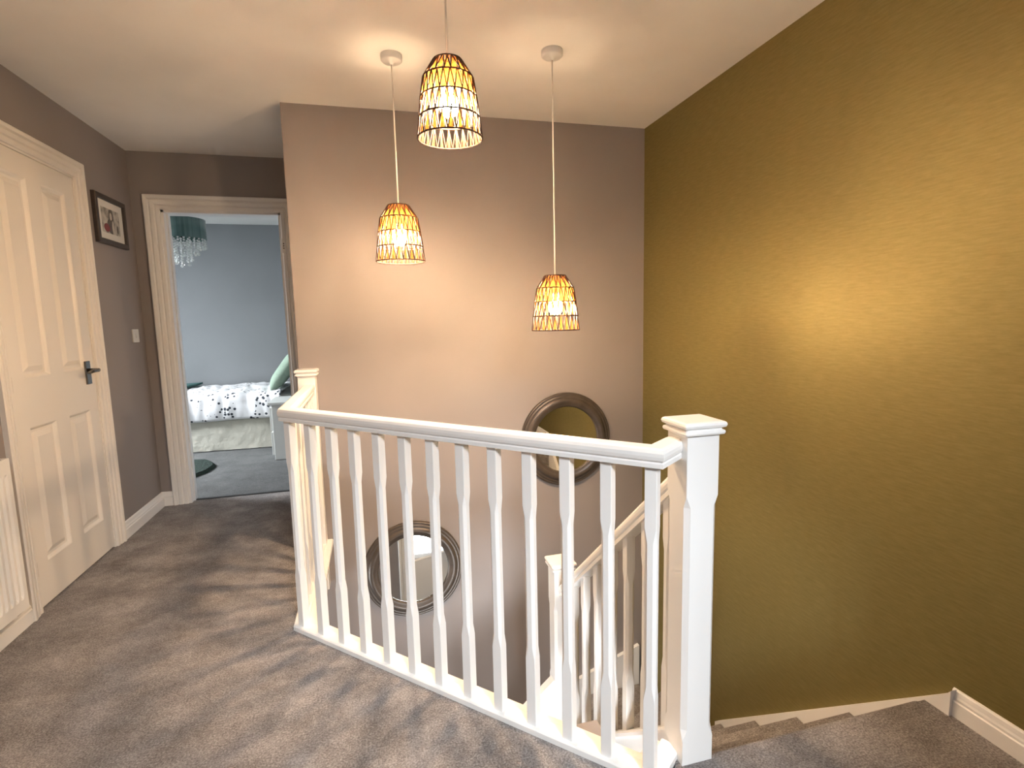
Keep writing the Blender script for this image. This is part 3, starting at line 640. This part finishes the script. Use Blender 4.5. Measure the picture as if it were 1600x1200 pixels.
for i in range(121):
    x = -2.55 + 1.60*i/120; row = []
    for j in range(NV + 1):
        y, z = duv(j/NV); k = 0.5 + 0.5*min(1, max(0, (x + 2.2)/0.9))
        w1_ = noise.noise(Vector((x*4.5, y*3.5, 0.3)))*0.020*k; w2_ = noise.noise(Vector((x*15 + 3*y, y*3, z*4)))*0.014*k
        drop = 0.020*noise.noise(Vector((x*2.5, 0, 9))) + 0.018*(x + 1.6)
        row.append(bm.verts.new((x, y - (w1_ + w2_)*(0.9 if j > NV*0.72 else 0.1), z + (w1_ + w2_)*(1.0 if j < NV*0.85 else 0.2) + (drop if j > NV*0.85 else 0) + 0.012)))
    G.append(row)
for i in range(120):
    for j in range(NV): bm.faces.new((G[i][j], G[i+1][j], G[i+1][j+1], G[i][j+1]))
dv = frombm('duvet', bm, 'duvet', None, True); tag(dv, 'white duvet with dark leaf print spread over the bed', 'duvet')
so = dv.modifiers.new('thickness', 'SOLIDIFY'); so.thickness = 0.018; so.offset = 1
def cushion(name, sx, sy, sz, mat, loc, rot):
    bm = bmesh.new(); n = 18; top = []; bot = []
    for s_, lst in ((1, top), (-1, bot)):
        for i in range(n + 1):
            row = []
            for j in range(n + 1):
                u, v_ = 2*i/n - 1, 2*j/n - 1
                e = max(0, (1 - u**4)*(1 - v_**4))**0.5
                px = 1 - 0.06*(1 - abs(v_))**1 if False else 1
                k = 1 - 0.07*(1 - v_*v_) * abs(u)**3; k2 = 1 - 0.07*(1 - u*u)*abs(v_)**3
                row.append(bm.verts.new((u*sx*k, v_*sy*k2, s_*sz*e + 0.006*noise.noise(Vector((u*3, v_*3, s_))) * e)))
            lst.append(row)
    for lst in (top, bot):
        for i in range(n):
            for j in range(n): bm.faces.new((lst[i][j], lst[i+1][j], lst[i+1][j+1], lst[i][j+1]))
    bmesh.ops.remove_doubles(bm, verts=bm.verts[:], dist=0.0005)
    o = frombm(name, bm, mat, None, True); o.location = loc; o.rotation_euler = rot; return o
tag(cushion('pillow', 0.24, 0.34, 0.075, 'pillow', (-0.935, 6.20, 0.775), (0, math.radians(-54), math.radians(4))), 'sage green pillow leaning at the head of the bed', 'pillow')
tag(cushion('pillow', 0.22, 0.36, 0.08, 'throw', (-0.665, 6.25, 0.765), (0, math.radians(-80), 0)), 'dark cushion added for the shaded gap behind the sage green pillow', 'pillow')  # dark colour stands in for shade in the gap behind the pillow
# throw across the foot of the bed
bm = bmesh.new(); G = []
for i in range(25):
    row = []
    for j in range(25):
        y = 5.96 + 0.82*j/24; xe = -2.02 + 0.22*(j/24) if False else -1.93 - 0.10*(1 - j/24)
        x = -2.50 + (xe + 2.50)*i/24
        row.append(bm.verts.new((x, y, 0.590 + 0.010*noise.noise(Vector((x*5, y*5, 2))))))
    G.append(row)
for i in range(24):
    for j in range(24): bm.faces.new((G[i][j], G[i+1][j], G[i+1][j+1], G[i][j+1]))
th = frombm('throw_blanket', bm, 'throw', None, True); tag(th, 'dark teal throw folded on the end of the bed', 'blanket')
so = th.modifiers.new('thickness', 'SOLIDIFY'); so.thickness = 0.02; so.offset = 1
# bedside cabinet
cab = tag(empty('bedside_cabinet', (-0.75, 5.42, 0)), 'pale bedside cabinet with two drawers beside the bed', 'cabinet')
box('carcass', -0.945, -0.560, 5.235, 5.640, 0.0, 0.515, 'cabinet', cab, 0.003)
box('top', -0.975, -0.555, 5.220, 5.655, 0.515, 0.540, 'cabinet', cab, 0.004)
for z in (0.045, 0.275):
    dr = box('drawer', -0.967, -0.946, 5.247, 5.628, z, z + 0.215, 'cabinet', cab, 0.003)
    lathe('knob', [(0.006, 0), (0.012, 0.01), (0.012, 0.02), (0.004, 0.024)], (0, 0, 0), 'chrome', dr, 'Z', 12)
    k_ = dr.children[0]; k_.matrix_local = Matrix.Translation((-0.967, 5.437, z + 0.108)) @ Matrix.Rotation(-PI/2, 4, 'Y')
adopt(cab)
# round shaggy rug
bm = bmesh.new(); cen = bm.verts.new((-1.70, 5.10, 0.022)); rim = []; mid = []
for q in range(64):
    a = q*2*PI/64; k = 1 + 0.10*noise.noise(Vector((math.cos(a)*2, math.sin(a)*2, 4))) + 0.02*random.random()
    rim.append(bm.verts.new((-1.70 + 0.27*k*math.cos(a), 5.10 + 0.36*k*math.sin(a), 0.0)))
    mid.append(bm.verts.new((-1.70 + 0.245*k*math.cos(a), 5.10 + 0.33*k*math.sin(a), 0.022 + 0.004*random.random())))
for q in range(64):
    bm.faces.new((rim[q], rim[(q+1) % 64], mid[(q+1) % 64], mid[q])); bm.faces.new((mid[q], mid[(q+1) % 64], cen))
tag(frombm('rug', bm, 'rug'), 'dark green shaggy oval rug on the bedroom carpet', 'rug')
# crystal chandelier with drum shade
ch = tag(empty('chandelier', (-1.64, 5.55, H)), 'green satin drum ceiling light with hanging crystal strands in the bedroom', 'chandelier')
cx, cy = -1.640, 5.55
lathe('drum_shade', [(0.200, 2.040), (0.200, 2.215), (0.196, 2.215), (0.196, 2.040)], (cx, cy, 0), 'drum', ch, 'Z', 56, False, True, True)
lathe('ceiling_plate', [(0.06, H), (0.06, H - 0.02), (0.02, H - 0.03)], (cx, cy, 0), 'chrome', ch, 'Z', 24)
bm = bmesh.new(); atube(bm, [(cx, cy, H - 0.02), (cx, cy, 2.05)], 0.008, 10)
for k in range(4):
    a = k*PI/2 + 0.3; atube(bm, [(cx, cy, 2.20), (cx + 0.197*math.cos(a), cy + 0.197*math.sin(a), 2.20)], 0.004, 6)
frombm('stem', bm, 'chrome', ch)
def bead_strand(x, y, z0, n, r, parent):
    bm = bmesh.new()
    for k in range(n):
        rr = r*(1.35 if k == n - 1 else random.uniform(0.75, 1.1)); zz = z0 - k*r*2.15
        bmesh.ops.create_icosphere(bm, subdivisions=1, radius=rr, matrix=Matrix.Translation((x + random.uniform(-.002, .002), y, zz)))
    return frombm('crystal_strand', bm, 'crystal', parent)
for k in range(26):
    a = k*2*PI/26; bead_strand(cx + 0.185*math.cos(a), cy + 0.185*math.sin(a), 2.035, 4, 0.0105, ch)
for k in range(14):
    a = k*2*PI/14; bead_strand(cx + 0.125*math.cos(a), cy + 0.125*math.sin(a), 2.03, 6, 0.011, ch)
for k in range(9):
    a = k*2*PI/9; bead_strand(cx + 0.07*math.cos(a), cy + 0.07*math.sin(a), 2.02, random.choice((8, 9, 10)), 0.011, ch)
adopt(ch)

# ------------------------------------------------------------------ downstairs door seen in the lower mirror
o = sweep('trim_6', CS, [(0.19, HW, ZH), (0.19, HW, -0.60), (0.70, HW, -0.60)], (0, 1, 0), 'white'); struct(o, 'white casing of the downstairs door', 'door casing')
d2 = empty('door_2', (0.215, HW - 0.02, ZH)); struct(d2, 'white panelled downstairs door standing ajar', 'door')
lf = panel_leaf('leaf', 'white', d2, 0.60, 1.905, 0.036, [(0.09, 0.27, 0.15, 0.75), (0.33, 0.51, 0.15, 0.75), (0.09, 0.27, 0.98, 1.80), (0.33, 0.51, 0.98, 1.80)])
lf.location = (0, 0, 0.006); d2.rotation_euler = (0, 0, math.radians(-90 - 24))
lf.matrix_local = Matrix.Translation((0, 0, 0.006)) @ Matrix.Scale(1, 4)
